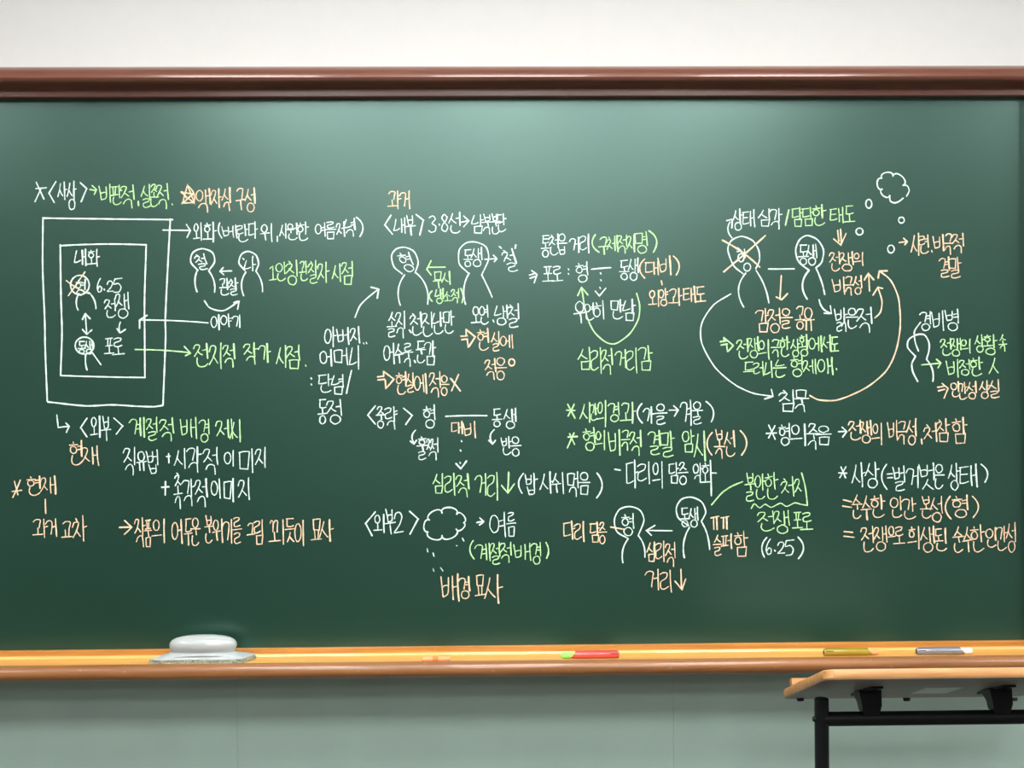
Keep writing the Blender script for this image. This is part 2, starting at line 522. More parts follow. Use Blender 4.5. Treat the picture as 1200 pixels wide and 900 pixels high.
VOW = {
    'ㅣ': [[(.4, 0), (.46, .5), (.6, 1), V]],
    'ㅏ': [[(.22, 0), (.28, .5), (.36, 1), V], [(.3, .46), (1, .42)]],
    'ㅑ': [[(.22, 0), (.28, .5), (.36, 1), V], [(.3, .36), (1, .3)], [(.3, .58), (1, .52)]],
    'ㅓ': [[(.7, 0), (.76, .5), (.86, 1), V], [(0, .46), (.74, .42)]],
    'ㅕ': [[(.7, 0), (.76, .5), (.86, 1), V], [(0, .38), (.74, .32)], [(0, .58), (.74, .54)]],
    'ㅐ': [[(.2, .08), (.24, .5), (.3, .94), V], [(.26, .5), (.8, .46)], [(.78, 0), (.84, .5), (.94, 1), V]],
    'ㅔ': [[(.42, .05), (.46, .5), (.52, .94), V], [(0, .5), (.44, .46)], [(.82, 0), (.88, .5), (.96, 1), V]],
    'ㅖ': [[(.42, .05), (.46, .5), (.52, .94), V], [(0, .38), (.44, .34)], [(0, .6), (.44, .56)], [(.82, 0), (.88, .5), (.96, 1), V]],
    'ㅗ': [[(.48, 0), (.52, .85)], [(0, .95), (1, .86)]],
    'ㅛ': [[(.3, 0), (.36, .88)], [(.68, 0), (.64, .86)], [(0, .96), (1, .86)]],
    'ㅜ': [[(0, .16), (1, .04)], [(.52, .12), (.56, .55), (.6, 1), V]],
    'ㅠ': [[(0, .16), (1, .04)], [(.3, .14), (.32, .95), V], [(.7, .1), (.74, .98), V]],
    'ㅡ': [[(0, .55), (1, .42)]],
}
COMP = {'ㅘ': ('ㅗ', 'ㅏ'), 'ㅚ': ('ㅗ', 'ㅣ'), 'ㅟ': ('ㅜ', 'ㅣ'), 'ㅝ': ('ㅜ', 'ㅓ'), 'ㅢ': ('ㅡ', 'ㅣ'), 'ㅙ': ('ㅗ', 'ㅐ')}
SHARE = {'ㅣ': .26, 'ㅏ': .36, 'ㅑ': .36, 'ㅓ': .40, 'ㅕ': .40, 'ㅐ': .46, 'ㅔ': .5, 'ㅖ': .52}
CHO = 'ㄱㄲㄴㄷㄸㄹㅁㅂㅃㅅㅆㅇㅈㅉㅊㅋㅌㅍㅎ'
JUNG = 'ㅏㅐㅑㅒㅓㅔㅕㅖㅗㅘㅙㅚㅛㅜㅝㅞㅟㅠㅡㅢㅣ'
JONG = ['', 'ㄱ', 'ㄲ', 'ㄳ', 'ㄴ', 'ㄵ', 'ㄶ', 'ㄷ', 'ㄹ', 'ㄺ', 'ㄻ', 'ㄼ', 'ㄽ', 'ㄾ', 'ㄿ', 'ㅀ', 'ㅁ', 'ㅂ', 'ㅄ', 'ㅅ', 'ㅆ', 'ㅇ', 'ㅈ', 'ㅊ', 'ㅋ', 'ㅌ', 'ㅍ', 'ㅎ']
GLYPH = {
    '1': [[(.1, .22), (.5, 0), (.56, .95)], [(.1, 1), (.95, .92)]],
    '2': [[(.02, .3), (.2, .04), (.6, 0), (.85, .2), (.6, .6), (.05, .95), (.1, .98), (.98, .92)]],
    '3': [[(.05, .1), (.5, 0), (.85, .18), (.4, .44), (.9, .62), (.8, .92), (.3, 1), (0, .88)]],
    '5': [[(.2, .06), (.1, .42), (.6, .36), (.9, .62), (.7, .95), (.15, 1)], [(.2, .06), (1, 0)]],
    '6': [[(.62, 0), (.22, .3), (.04, .7), (.3, .99), (.75, .92), (.8, .66), (.45, .56), (.14, .78)]],
    '8': [[(.8, .16), (.45, 0), (.12, .2), (.5, .46), (.92, .72), (.6, 1), (.1, .86), (.22, .58), (.7, .34), (.84, .14)]],
    '人': [[(.6, 0), (.42, .5), (.02, 1)], [(.42, .42), (.7, .74), (1, .96)]],
}


def syllable(ch):
    """strokes of one syllable in the unit square"""
    if ch in GLYPH:
        return GLYPH[ch]
    if ch in VOW:
        return VOW[ch]
    if ch in INIT:
        return INIT[ch]
    c = ord(ch) - 0xAC00
    ini, vow, fin = CHO[c // 588], JUNG[(c % 588) // 28], JONG[c % 28]
    out = []

    def put(strokes, x0, x1, y0, y1):
        for s in strokes:
            mark = [p for p in s if isinstance(p, str)]
            out.append([(x0 + p[0] * (x1 - x0), y0 + p[1] * (y1 - y0)) for p in s if not isinstance(p, str)] + mark)

    if vow in SHARE:
        sh = SHARE[vow]
        xi = 1 - sh
        wi = xi + .03 if vow in 'ㅓㅔㅕㅖ' else xi - .03
        if fin:
            put(INIT[ini], 0, wi, .06, .54)
            put(VOW[vow], xi, 1, 0, .64)
            put(FIN[fin], .18, .94, .62, 1)
        else:
            put(INIT[ini], 0, wi, .1, .86)
            put(VOW[vow], xi, 1, 0, 1)
    elif vow in COMP:
        lo, ri = COMP[vow]
        sh = SHARE[ri]
        if fin:
            put(INIT[ini], .06, .58, .02, .34); put(VOW[lo], 0, .66, .34, .58)
            put(VOW[ri], 1 - sh * .9, 1, 0, .66); put(FIN[fin], .15, .92, .66, 1)
        else:
            put(INIT[ini], .06, .58, .04, .5); put(VOW[lo], 0, .7, .5, .9)
            put(VOW[ri], 1 - sh * .9, 1, 0, 1)
    else:
        if fin:
            v1 = .60 if vow != 'ㅡ' else .54
            put(INIT[ini], .14, .86, 0, .36); put(VOW[vow], 0, 1, .37, v1)
            put(FIN[fin], .14, .88, v1 + .05, 1)
        else:
            put(INIT[ini], .12, .86, 0, .52 if vow != 'ㅡ' else .66); put(VOW[vow], 0, 1, .5, 1)
    return out


class Tile:
    """pixel frame of one enlarged crop of the photograph"""

    def __init__(self, ox, oy, s):
        self.ox, self.oy, self.s = ox, oy, s

    def p(self, x, y):
        return (self.ox + x / self.s, self.oy + y / self.s)

    def write(self, c, spec, rot=0.0):
        """spec: 'syllable x0 y0 x1 y1' repeated, in crop pixels"""
        tok = spec.split()
        for i in range(0, len(tok), 5):
            ch = tok[i]
            x0, y0, x1, y1 = [float(t) for t in tok[i + 1:i + 5]]
            cx, cy = (x0 + x1) / 2, (y0 + y1) / 2
            tilt = random.uniform(-1.5, 1.5); lean = math.tan(R(-rot))
            ca, sa = math.cos(R(tilt)), math.sin(R(tilt))
            small = min(1.0, (y1 - y0) / self.s / 17.0)
            for s in syllable(ch):
                bold = 'V' in s
                pts = []
                for q in s:
                    if isinstance(q, str):
                        continue
                    x = x0 + q[0] * (x1 - x0) + random.uniform(-.018, .018) * (x1 - x0)
                    y = y0 + q[1] * (y1 - y0) + random.uniform(-.012, .012) * (y1 - y0)
                    dx, dy = x - cx, y - cy
                    dx += lean * dy
                    pts.append(self.p(cx + dx * ca - dy * sa, cy + dx * sa + dy * ca))
                w = 2.0
                if bold:
                    w *= random.choice((1.0, 1.15, 1.3, 1.6))
                c.stroke(pts, w * (0.72 + 0.28 * small), 0.9)

    def line(self, c, pts, w=2.6):
        c.stroke([self.p(*q) for q in pts], w)

    def lines(self, c, *ls, w=2.6):
        for l in ls:
            self.line(c, l, w)

    def dot(self, c, x, y, w=2.2):
        px, py = self.p(x, y)
        c.stroke([(px - .5, py - .7), (px + .3, py + .8)], w)


def scallops(cusps, h=0.42, flip=1):
    """outward bumps between consecutive cusps, as on a drawn cloud"""
    res = []
    for (ax, ay), (bx, by) in zip(cusps[:-1], cusps[1:]):
        dx, dy = bx - ax, by - ay
        bump = []
        for i in range(11):
            a = math.pi * i / 10
            t = (1 - math.cos(a)) / 2
            t += 0.09 * math.sin(2 * a) * -1
            k = h * math.sin(a) * flip
            bump.append((ax + dx * t + dy * k, ay + dy * t - dx * k))
        res.append(bump)
    return res


def words(key, tile, *specs, marks=(), dots=(), rot=0.0, what=None, name='chalk_phrase', w=2.6):
    c = Chalk()
    for s in specs:
        tile.write(c, s, rot)
    for m in marks:
        tile.line(c, m, w)
    for d in dots:
        tile.dot(c, *d)
    return c.build(name, key, what)


def drawn(key, tile, *lines, name='chalk_arrow', what='arrow', w=2.6, dots=()):
    return words(key, tile, marks=lines, dots=dots, name=name, what=what, w=w)


A = Tile(0, 195, 5); B = Tile(200, 195, 5); C_ = Tile(420, 210, 1200 / 220); D = Tile(0, 350, 5)
E = Tile(200, 350, 5); F = Tile(610, 250, 5); G = Tile(420, 350, 1200 / 220); H = Tile(410, 500, 1029 / 240)
I = Tile(640, 530, 5); Jt = Tile(0, 480, 5); K = Tile(180, 480, 5); Lt = Tile(640, 400, 1200 / 220)
Mt = Tile(800, 340, 5); Nt = Tile(830, 490, 947 / 200); O = Tile(990, 350, 1196 / 210); P = Tile(820, 195, 5)
Q = Tile(980, 490, 1200 / 220); Rt = Tile(990, 190, 1196 / 210); PX = Tile(0, 0, 1)

# --- far left column
words('w', A, '사 338 90 392 195 상 392 88 447 255', marks=[
    [(205, 207), (240, 130)], [(212, 92), (258, 192)], [(210, 130), (272, 125)],
    [(328, 88), (288, 155), (288, 158), (318, 212)], [(470, 95), (508, 130), (506, 134), (475, 208)]])
words('g', A, '비 580 105 655 212 판 650 110 715 225 적 705 108 790 245 실 825 105 885 240 존 876 105 930 235 적 915 100 990 250',
      marks=[[(527, 135), (562, 142)], [(540, 112), (566, 136), (552, 165)], [(810, 205), (812, 230)]], dots=[(1010, 222)])
words('o', B, '액 148 130 235 270 자 235 130 300 240 식 300 125 355 260 구 382 128 435 255 성 435 125 497 268')
drawn('o', B, [(58, 150), (130, 162), (128, 165), (70, 215), (70, 212), (98, 112), (100, 114), (138, 212), (134, 212), (60, 150)],
      [(66, 146), (96, 190), (132, 158)], [(98, 112), (138, 168), (136, 212)], [(66, 215), (136, 212)], name='chalk_star', what='five-pointed star', w=2.3)
PXL = lambda *a: a
drawn('w', PX, [(50.4, 255.6), (128, 256.6), (202.4, 257.4)], [(50.4, 255), (50, 315), (52.4, 375), (53, 410), (55.4, 470)],
      [(199.6, 256.6), (196.5, 315), (193.8, 372), (194, 398), (191, 475)],
      [(56, 471), (100, 475.6), (130, 474.4), (160, 476), (180, 476.6), (191, 475)], name='chalk_box', what='outer rectangle outline', w=3.0)
drawn('w', PX, [(70.4, 288), (128, 286), (171.6, 287)], [(70.6, 287), (71.5, 350), (72.6, 390), (71, 440)],
      [(171.4, 287), (169.4, 350), (169.6, 400), (169.8, 442)], [(71, 440), (120, 441.6), (170, 442.4)], name='chalk_box', what='inner rectangle outline', w=3.0)
words('w', A, '내 437 485 507 580 화 510 485 585 585')
words('w', A, '6 568 655 602 738 2 628 672 665 735 5 660 655 715 738 전 612 775 680 885 쟁 675 740 758 890', dots=[(612, 722)])


def figure(key, tile, head, left, right, text='', rot=0.0, extra=(), w=2.6, what='stick figure with a name in its head'):
    c = Chalk()
    tile.line(c, head, w); tile.line(c, left, w); tile.line(c, right, w)
    for e in extra:
        tile.line(c, e, w * .85)
    if text:
        tile.write(c, text, rot)
    return c.build('chalk_figure', key, what)


figure('w', A, ell(468, 695, 55, 57, 100, 360), [(462, 745), (447, 790), (458, 843)], [(520, 738), (545, 768), (562, 835)], '형 440 662 502 756', 5)
drawn('o', A, [(498, 618), (448, 690), (400, 758)], [(388, 668), (450, 712), (520, 745)], name='chalk_cross', what='cross over a figure', w=2.2)
drawn('w', D, [(500, 90), (508, 205)], [(483, 122), (500, 88), (502, 90), (528, 118)], [(483, 180), (508, 208), (510, 207), (538, 183)], what='double-headed arrow')
drawn('w', D, [(705, 138), (698, 165), (703, 200)], [(685, 175), (703, 202), (735, 180)])
figure('w', D, ell(495, 275, 55, 50, 100, 360), [(503, 325), (500, 360), (510, 418)], [(540, 315), (592, 388)], '동 457 250 502 322 생 495 245 545 325')
words('w', D, '포 612 230 668 325 로 658 230 728 330')
drawn('w', PX, [(244, 378.4), (200, 375.6), (164.5, 375)], [(172.4, 369.4), (163.8, 375), (163.6, 376), (163.6, 385)])
drawn('g', D, [(792, 298), (940, 302), (1110, 316)], [(1080, 280), (1115, 318), (1114, 320), (1085, 335)])
drawn('w', A, [(955, 373), (1112, 375)], [(1092, 340), (1115, 375), (1114, 378), (1095, 418)])
drawn('w', D, [(333, 680), (341, 752), (344, 754), (402, 748)], [(385, 728), (405, 748), (404, 750), (388, 785)])
words('w', D, '외 530 690 592 812 부 595 690 650 832', marks=[[(510, 700), (473, 755), (474, 758), (510, 810)], [(668, 700), (718, 745), (716, 749), (680, 795)]])
words('g', D, '계 755 695 850 810 절 855 695 925 830 적 935 700 1022 835 배 1055 695 1155 818 경 1165 705 1228 842 제 1265 705 1365 820 시 1345 710 1415 840')
words('o', Jt, '현 405 180 485 325 재 475 212 580 328')
words('w', Jt, '직 722 218 798 385 유 800 245 858 358 법 858 235 930 375 시 1020 228 1092 345 각 1092 218 1178 368 적 1190 222 1280 380 이 1312 240 1375 332 미 1398 230 1490 368 지 1495 220 1562 340',
      marks=[[(975, 275), (998, 272)], [(988, 258), (990, 312)]])
words('w', K, '촉 118 370 168 582 각 165 405 240 565 적 242 405 318 570 이 335 405 395 520 미 410 405 475 540 지 495 400 568 530',
      marks=[[(47, 455), (90, 452)], [(70, 422), (68, 502)]])
words('o', Jt, '현 155 388 240 502 재 235 390 330 495', marks=[[(75, 515), (98, 465), (120, 412)], [(85, 420), (105, 500)], [(70, 480), (128, 472)], [(265, 525), (268, 608)]])
words('o', Jt, '과 190 640 278 748 거 268 640 335 745 교 362 655 425 750 차 425 622 508 770')
words('o', K, '작 -112 632 -48 805 품 -54 645 -12 805 의 -10 640 72 780 어 105 645 170 782 두 180 640 226 795 운 218 635 272 798 분 298 622 350 782 위 345 640 410 778 기 402 645 465 785 를 462 632 518 785',
      marks=[[(-200, 690), (-132, 688)], [(-170, 650), (-130, 688), (-130, 691), (-172, 732)]])
words('o', K, '그 548 665 592 755 림 588 645 645 790 꾀 675 645 770 790 듯 770 638 830 775 이 826 650 885 798 묘 925 640 985 765 사 970 645 1055 770')

# --- second column, observers
words('w', B, '외 133 330 185 435 화 190 328 268 442 베 300 345 390 420 란 385 340 455 442 다 455 325 508 420 위 525 335 600 442 시 638 335 680 420 원 680 335 745 430 한 740 325 808 435 여 845 330 910 408 름 905 325 968 425 저 970 325 1022 410 녁 1015 305 1085 410',
      marks=[[(288, 330), (280, 375), (300, 420)], [(625, 410), (625, 440)], [(1088, 298), (1125, 345), (1108, 412)]])
figure('w', B, [(160, 610), (118, 560), (130, 505), (185, 482), (245, 505), (257, 560), (222, 612)],
       [(155, 612), (142, 670), (155, 735)], [(225, 615), (250, 660), (257, 738)], '철 145 512 212 605', -14)
figure('w', B, [(435, 610), (400, 565), (415, 515), (455, 498), (500, 520), (515, 570), (500, 612)],
       [(440, 620), (415, 690), (428, 758)], [(500, 615), (530, 670), (538, 735)], '나 430 545 498 612', 0, extra=[[(422, 538), (430, 546)], [(482, 526), (480, 540)]])
drawn('w', B, [(358, 612), (292, 615)], [(308, 592), (290, 615), (292, 617), (312, 635)])
words('w', B, '관 285 655 345 755 찰 340 655 395 755')
drawn('w', B, [(198, 788), (232, 830), (310, 845), (398, 792)], [(370, 798), (400, 790), (400, 793), (392, 838)])
words('w', E, '이 235 95 290 182 야 292 90 357 165 기 360 95 412 170')
words('g', B, '1 575 582 622 668 인 615 560 675 670 칭 672 548 748 695 관 755 555 805 670 찰 805 550 865 685 자 860 560 928 680 시 945 570 1000 675 점 1000 555 1070 692')
words('g', E, '전 135 262 222 400 지 225 260 305 408 적 305 265 380 400 작 428 258 512 385 가 515 265 585 372 시 618 275 682 402 점 675 272 760 412', dots=[(792, 392)])
words('w', E, '아 900 165 970 280 버 972 170 1048 268 지 1050 165 1112 260', dots=[(1132, 262), (1148, 260)])
words('w', E, '어 872 298 948 395 머 955 290 1040 388 니 1048 275 1108 412')
words('w', E, '단 865 440 945 550 념 942 445 1015 560 동 863 590 918 735 정 915 590 1005 735', marks=[[(1060, 420), (1044, 488), (1030, 555)]], dots=[(825, 468), (825, 503)])
drawn('w', PX, [(416, 372), (422, 358), (432, 348), (442.8, 339.4)], [(434.6, 336.5), (443.8, 338.8), (443.6, 340), (442, 349.6)])

# --- brothers
words('o', C_, '과 188 75 272 188 거 262 75 332 188')
words('w', C_, '내 228 245 302 345 부 300 230 365 358 3 450 235 500 340 8 528 225 575 335 선 575 212 655 345 남 722 225 800 345 북 790 225 858 352 분 846 220 905 350 단 880 220 945 335',
      marks=[[(208, 230), (170, 290), (171, 294), (218, 352)], [(368, 225), (415, 262), (414, 266), (392, 358)], [(652, 276), (700, 266)], [(672, 235), (705, 265), (704, 268), (672, 305)]], dots=[(518, 290)])
figure('w', C_, [(280, 605), (228, 560), (212, 490), (240, 447), (295, 435), (355, 462), (382, 530), (362, 600)],
       [(295, 612), (258, 690), (268, 806)], [(370, 600), (415, 650), (442, 800)], '형 262 465 350 592', -18)
figure('w', C_, [(700, 598), (645, 540), (645, 452), (690, 407), (750, 402), (815, 432), (832, 510), (788, 612)],
       [(708, 600), (675, 690), (685, 800)], [(788, 612), (822, 680), (855, 755)], '동 672 450 728 560 생 720 435 792 560')
drawn('g', C_, [(555, 562), (452, 563)], [(465, 520), (438, 576), (440, 579), (465, 612)])
words('g', C_, '무 478 590 540 695 시 532 590 592 672 냉 488 700 545 795 소 545 718 592 780 적 592 700 645 790', marks=[[(470, 715), (452, 745), (472, 780)], [(655, 698), (668, 740), (662, 790)]])
drawn('w', C_, [(808, 512), (882, 508)], [(862, 485), (885, 508), (884, 510), (868, 528)])
words('w', C_, '철 925 445 1010 590', rot=-14, marks=[[(900, 430), (915, 442)], [(1006, 420), (1002, 442)]])
words('w', G, '솔 183 85 245 245 직 235 80 302 250 천 330 85 408 235 진 400 85 478 240 난 470 85 545 225 만 540 75 612 222', marks=[[(325, 200), (338, 218)]])
words('w', G, '어 160 285 232 415 수 228 290 288 412 룩 285 285 348 432 둔 368 270 430 410 감 420 270 495 425', marks=[[(358, 396), (364, 408)]])
words('o', G, '현 238 465 308 612 실 303 475 358 600 에 355 480 438 605 적 452 465 528 630 응 520 490 578 620',
      marks=[[(640, 485), (595, 590)], [(590, 510), (652, 590)], [(122, 500), (164, 495)], [(125, 520), (168, 515)], [(162, 492), (160, 466), (163, 467), (225, 513), (225, 517), (178, 572), (175, 570), (172, 520)]])
words('w', G, '오 723 50 780 158 연 772 42 832 164 냉 870 40 955 170 철 948 30 1030 185', marks=[[(860, 136), (866, 150)]])
words('o', G, '현 758 190 835 330 실 848 210 905 335 에 905 230 988 315 적 808 385 882 515 응 872 375 948 520',
      marks=[ell(980, 407, 19, 22), [(655, 240), (698, 238)], [(660, 262), (698, 258)], [(690, 236), (688, 198), (691, 199), (745, 243), (745, 247), (705, 308), (702, 304), (696, 262)]])
words('w', G, '중 113 690 172 828 략 168 690 248 835', marks=[[(108, 685), (62, 742), (62, 746), (108, 802)], [(288, 700), (342, 745), (341, 749), (302, 805)]])
words('w', G, '형 412 680 495 828')
drawn('w', G, [(558, 752), (680, 748), (822, 748)], name='chalk_dash', what='long dash between two words')
words('w', G, '동 856 705 916 820 생 928 700 1010 832')
words('o', G, '대 592 785 668 862 비 668 785 758 890')
drawn('w', H, [(330, 18), (312, 50), (325, 85)], [(303, 72), (322, 88), (335, 68)])
words('w', H, '훌 336 50 390 165 쩍 385 55 448 168')
drawn('w', H, [(725, 15), (705, 50), (718, 85)], [(698, 68), (717, 88), (732, 68)])
words('w', H, '반 760 50 812 140 응 806 50 860 150')
drawn('w', H, [(533, 185), (556, 210), (559, 209), (587, 172)], dots=[(562, 73), (557, 120), (555, 182)], name='chalk_tick', what='dotted line ending in a tick mark')
words('g', H, '심 416 235 472 335 리 475 235 532 345 적 533 238 602 352 거 628 235 688 345 리 690 230 748 368',
      marks=[[(797, 228), (796, 280), (795, 330)], [(800, 232), (793, 325)], [(762, 295), (793, 332), (796, 331), (828, 285)]])
words('w', PX, '밥 615 554.5 629.5 580 사 632.5 553 649 578', marks=[[(613.4, 554.8), (607.8, 566), (611.8, 578)]])
words('w', I, '쉬 32 118 108 245 먹 123 115 192 260 음 188 118 258 248', marks=[[(298, 122), (328, 185), (295, 268)]])
words('w', H, '외 120 440 178 532 부 175 415 228 540 2 222 430 268 535', marks=[[(128, 428), (80, 485), (81, 489), (112, 548)], [(300, 425), (342, 463), (341, 467), (302, 540)]])
drawn('w', H, *scallops([(400, 470), (393, 528), (463, 546), (534, 514), (571, 482), (537, 440), (463, 434), (400, 470)], 0.42, -1),
      name='chalk_cloud', what='cloud outline')
for ln in ([(565, 560), (573, 575)], [(388, 612), (392, 630)], [(418, 635), (423, 652)], [(418, 712), (422, 728)], [(455, 708), (468, 725)], [(535, 598), (539, 599)]):
    drawn('w', H, ln, name='chalk_dash', what='short dash below the cloud', w=1.8)
words('w', H, '여 700 430 785 552 름 788 430 834 552', marks=[[(638, 482), (668, 476)], [(652, 458), (672, 476), (671, 479), (650, 495)]])
words('g', H, '계 628 585 708 675 절 705 580 757 692 적 752 580 814 682 배 822 585 912 672 경 910 580 962 692', marks=[[(620, 572), (603, 615), (625, 665)], [(985, 582), (998, 620), (988, 662)]])
words('o', H, '배 456 740 550 875 경 548 755 605 865 묘 630 745 680 850 사 675 745 768 885')

# --- centre right
words('w', F, '통 120 130 174 258 천 165 120 224 245 읍 213 120 274 242 거 285 140 347 228 리 345 122 407 230')
words('g', F, '구 458 140 514 240 체 503 130 572 225 적 563 125 627 232 지 620 125 674 225 명 668 108 747 235', marks=[[(438, 125), (420, 175), (460, 228)], [(752, 102), (795, 150), (778, 228)]])
words('w', F, '포 130 310 192 400 로 184 310 248 400 형 322 285 398 405 동 578 275 637 390 생 630 262 692 395',
      marks=[[(415, 328), (470, 322), (530, 318)], [(52, 362), (85, 352)], [(56, 380), (85, 370)], [(65, 335), (95, 358), (94, 364), (80, 408)]], dots=[(282, 328), (282, 355)])
words('o', F, '대 730 280 812 360 비 806 250 888 360 외 750 448 817 545 양 808 440 864 542 과 868 440 947 538 태 950 430 1027 522 도 1025 430 1085 520',
      marks=[[(728, 268), (698, 315), (728, 380)], [(895, 250), (928, 295), (912, 362)], [(825, 395), (830, 420)]])
drawn('w', F, [(438, 455), (461, 482), (464, 481), (500, 438)], dots=[(470, 352), (472, 392), (467, 437)], name='chalk_tick', what='dotted line ending in a tick mark')
words('w', F, '우 312 515 385 642 연 373 525 432 625 히 423 512 495 622 만 526 505 605 618 남 598 505 674 630')
drawn('g', F, [(680, 468), (698, 540), (690, 620), (640, 705), (560, 762), (500, 755), (430, 692), (385, 590), (358, 437)], [(335, 482), (356, 436), (360, 437), (395, 478)], what='looping arrow')
words('g', Lt, '심 203 40 290 182 리 283 40 360 208 적 352 45 427 210 거 440 55 514 168 리 510 45 587 205 감 588 30 678 185')
words('g', Lt, '시 216 390 288 515 간 278 400 328 505 의 325 380 387 545 경 396 390 472 515 과 475 390 575 522', marks=[[(130, 440), (185, 442)], [(138, 402), (185, 492)], [(180, 402), (140, 478)]])
words('w', Lt, '가 620 420 692 522 을 693 400 772 530 겨 856 375 932 535 울 930 385 1002 530',
      marks=[[(612, 398), (583, 455), (615, 522)], [(785, 440), (840, 440)], [(815, 412), (843, 438), (842, 442), (820, 480)], [(1022, 385), (1068, 440), (1055, 515)]])
words('g', Lt, '형 233 552 317 700 의 313 570 380 692 비 396 565 480 728 극 478 570 537 695 적 533 570 612 730 결 650 570 732 725 말 726 575 822 738 암 868 565 947 710 시 943 575 1024 765',
      marks=[[(140, 612), (200, 608)], [(150, 590), (182, 660)], [(178, 585), (135, 682)]])
words('o', Nt, '복 33 65 92 225 선 88 70 150 212', marks=[[(22, 80), (-6, 130), (20, 205)], [(178, 70), (212, 125), (185, 205)]])
words('w', I, '다 468 45 538 208 리 533 55 614 185 의 622 55 687 210 담 718 60 777 182 증 773 60 832 190 악 860 62 917 178 호 905 62 962 180', marks=[[(402, 100), (435, 105)], [(962, 48), (966, 150), (968, 255)], [(968, 121), (998, 122)]])
figure('w', I, [(480, 505), (415, 465), (400, 395), (430, 335), (490, 318), (550, 340), (573, 400), (540, 487)],
       [(480, 508), (450, 570), (450, 648)], [(540, 488), (570, 540), (578, 615)], '형 440 358 517 490')
words('o', I, '다 100 402 170 508 리 163 408 228 525 담 256 412 314 528 증 306 412 354 538', marks=[[(378, 438), (460, 452)]])
drawn('w', I, [(738, 460), (592, 458)], [(638, 428), (590, 457), (590, 460), (618, 488)])
figure('w', I, [(835, 430), (775, 385), (763, 325), (793, 276), (850, 263), (910, 290), (935, 350), (910, 405)],
       [(840, 440), (808, 520), (810, 618)], [(910, 405), (940, 470), (958, 570)], '동 786 325 840 438 생 836 322 892 440')
drawn('g', I, [(970, 308), (1030, 238), (1090, 198), (1152, 172)], name='chalk_leader', what='curved leader line')
words('o', I, '심 588 525 642 640 리 640 520 697 640 적 698 528 760 670 거 578 685 664 805 리 666 690 740 820', marks=[[(790, 685), (793, 800)], [(755, 755), (794, 802), (797, 800), (818, 742)]])
words('o', I, 'ㅠ 966 372 1014 456 ㅠ 1024 372 1072 450 슬 978 485 1032 605 퍼 1026 478 1090 565 함 1100 460 1182 612')

# --- right side
words('w', P, '상 193 250 252 375 태 250 255 324 355 심 343 250 417 350 각 408 245 482 368', marks=[[(158, 318), (186, 311), (190, 315), (188, 362)], [(178, 325), (165, 358), (190, 420)]])
words('g', P, '담 540 240 604 352 담 600 240 667 348 한 658 225 738 345 태 762 240 844 330 도 848 230 908 328', marks=[[(522, 255), (502, 345)]])
figure('w', P, [(255, 630), (198, 580), (165, 490), (185, 435), (245, 410), (310, 435), (345, 490), (350, 550), (328, 600)],
       [(270, 625), (230, 700), (258, 825)], [(330, 610), (375, 690), (405, 800)], '',
       extra=[ell(242, 535, 17, 24), ell(278, 590, 20, 23), [(262, 485), (266, 535)], [(222, 478), (242, 492), (218, 500)]])
drawn('o', P, [(385, 405), (258, 518), (140, 618)], [(132, 432), (245, 500), (352, 590)], name='chalk_cross', what='cross over a figure', w=3.0)
figure('w', P, [(640, 608), (580, 560), (562, 490), (585, 430), (630, 405), (690, 430), (725, 490), (715, 560), (680, 595)],
       [(640, 610), (602, 690), (630, 778)], [(682, 598), (712, 670), (732, 750)], '동 578 460 637 578 생 623 455 687 580', w=3.0)
drawn('w', P, [(402, 601), (480, 601), (555, 600)], name='chalk_dash', what='dash between two figures')
drawn('o', P, [(808, 375), (815, 440)], [(825, 368), (830, 445)], [(785, 425), (824, 458), (828, 457), (858, 392)], what='double-stroked arrow')
drawn('o', P, [(478, 640), (470, 778)], [(448, 765), (478, 780), (482, 779), (515, 745)])
words('o', P, '전 760 500 824 612 쟁 816 500 902 615 의 900 505 962 580 비 776 650 857 750 극 848 645 902 755 성 898 640 952 750',
      marks=[[(990, 630), (995, 730)], [(965, 665), (987, 628), (990, 629), (1020, 665)]])
drawn('o', P, [(1045, 712), (1068, 790), (1058, 855), (1025, 888)], [(1015, 755), (1044, 709), (1048, 709), (1072, 715)])
words('o', PX, '', name='chalk_arrow', what='long curved arrow', w=3.0, marks=[
    [(949, 463.6), (960, 468.6), (980, 469), (1002, 461), (1020, 451), (1039, 434), (1050, 411), (1055, 382), (1053, 350), (1044, 329), (1031.4, 318)],
    [(1039.6, 317.4), (1031, 317.6), (1030.4, 318.4), (1029, 326)]])
drawn('w', Rt, *scallops([(388, 155), (320, 95), (247, 108), (250, 180), (300, 222)], 0.45, -1), [(412, 228), (430, 190), (416, 157), (388, 155)], [(300, 222), (303, 258), (332, 272), (362, 262), (390, 240)],
      name='chalk_cloud', what='cloud outline')
for cx, cy, rx, ry in ((160, 278, 20, 29), (378, 387, 19, 20), (98, 463, 23, 23), (308, 580, 22, 26)):
    drawn('w', Rt, ell(cx, cy, rx, ry), name='chalk_bubble', what='small thought bubble', w=2.4)
words('o', Rt, '시 443 475 500 622 련 493 485 562 610 비 588 485 667 590 극 663 480 722 615 적 714 475 797 605 결 628 635 702 768 말 692 635 778 772',
      marks=[[(362, 537), (412, 530)], [(392, 508), (416, 529), (415, 532), (400, 552)], [(580, 588), (582, 602)]])
drawn('w', Mt, [(282, 22), (180, 88), (112, 195), (112, 310), (188, 450), (300, 550), (410, 603), (525, 622)], [(520, 582), (528, 620), (526, 623), (480, 638)], what='long curved arrow')
words('o', Mt, '감 428 110 507 245 정 498 105 577 250 을 570 108 642 225 공 660 95 717 230 유 703 100 772 238')
words('w', Mt, '밝 888 105 967 240 은 958 105 1027 225 적 1018 100 1114 250', marks=[[(800, 55), (820, 105), (868, 135)], [(865, 92), (871, 134), (868, 137), (828, 135)]])
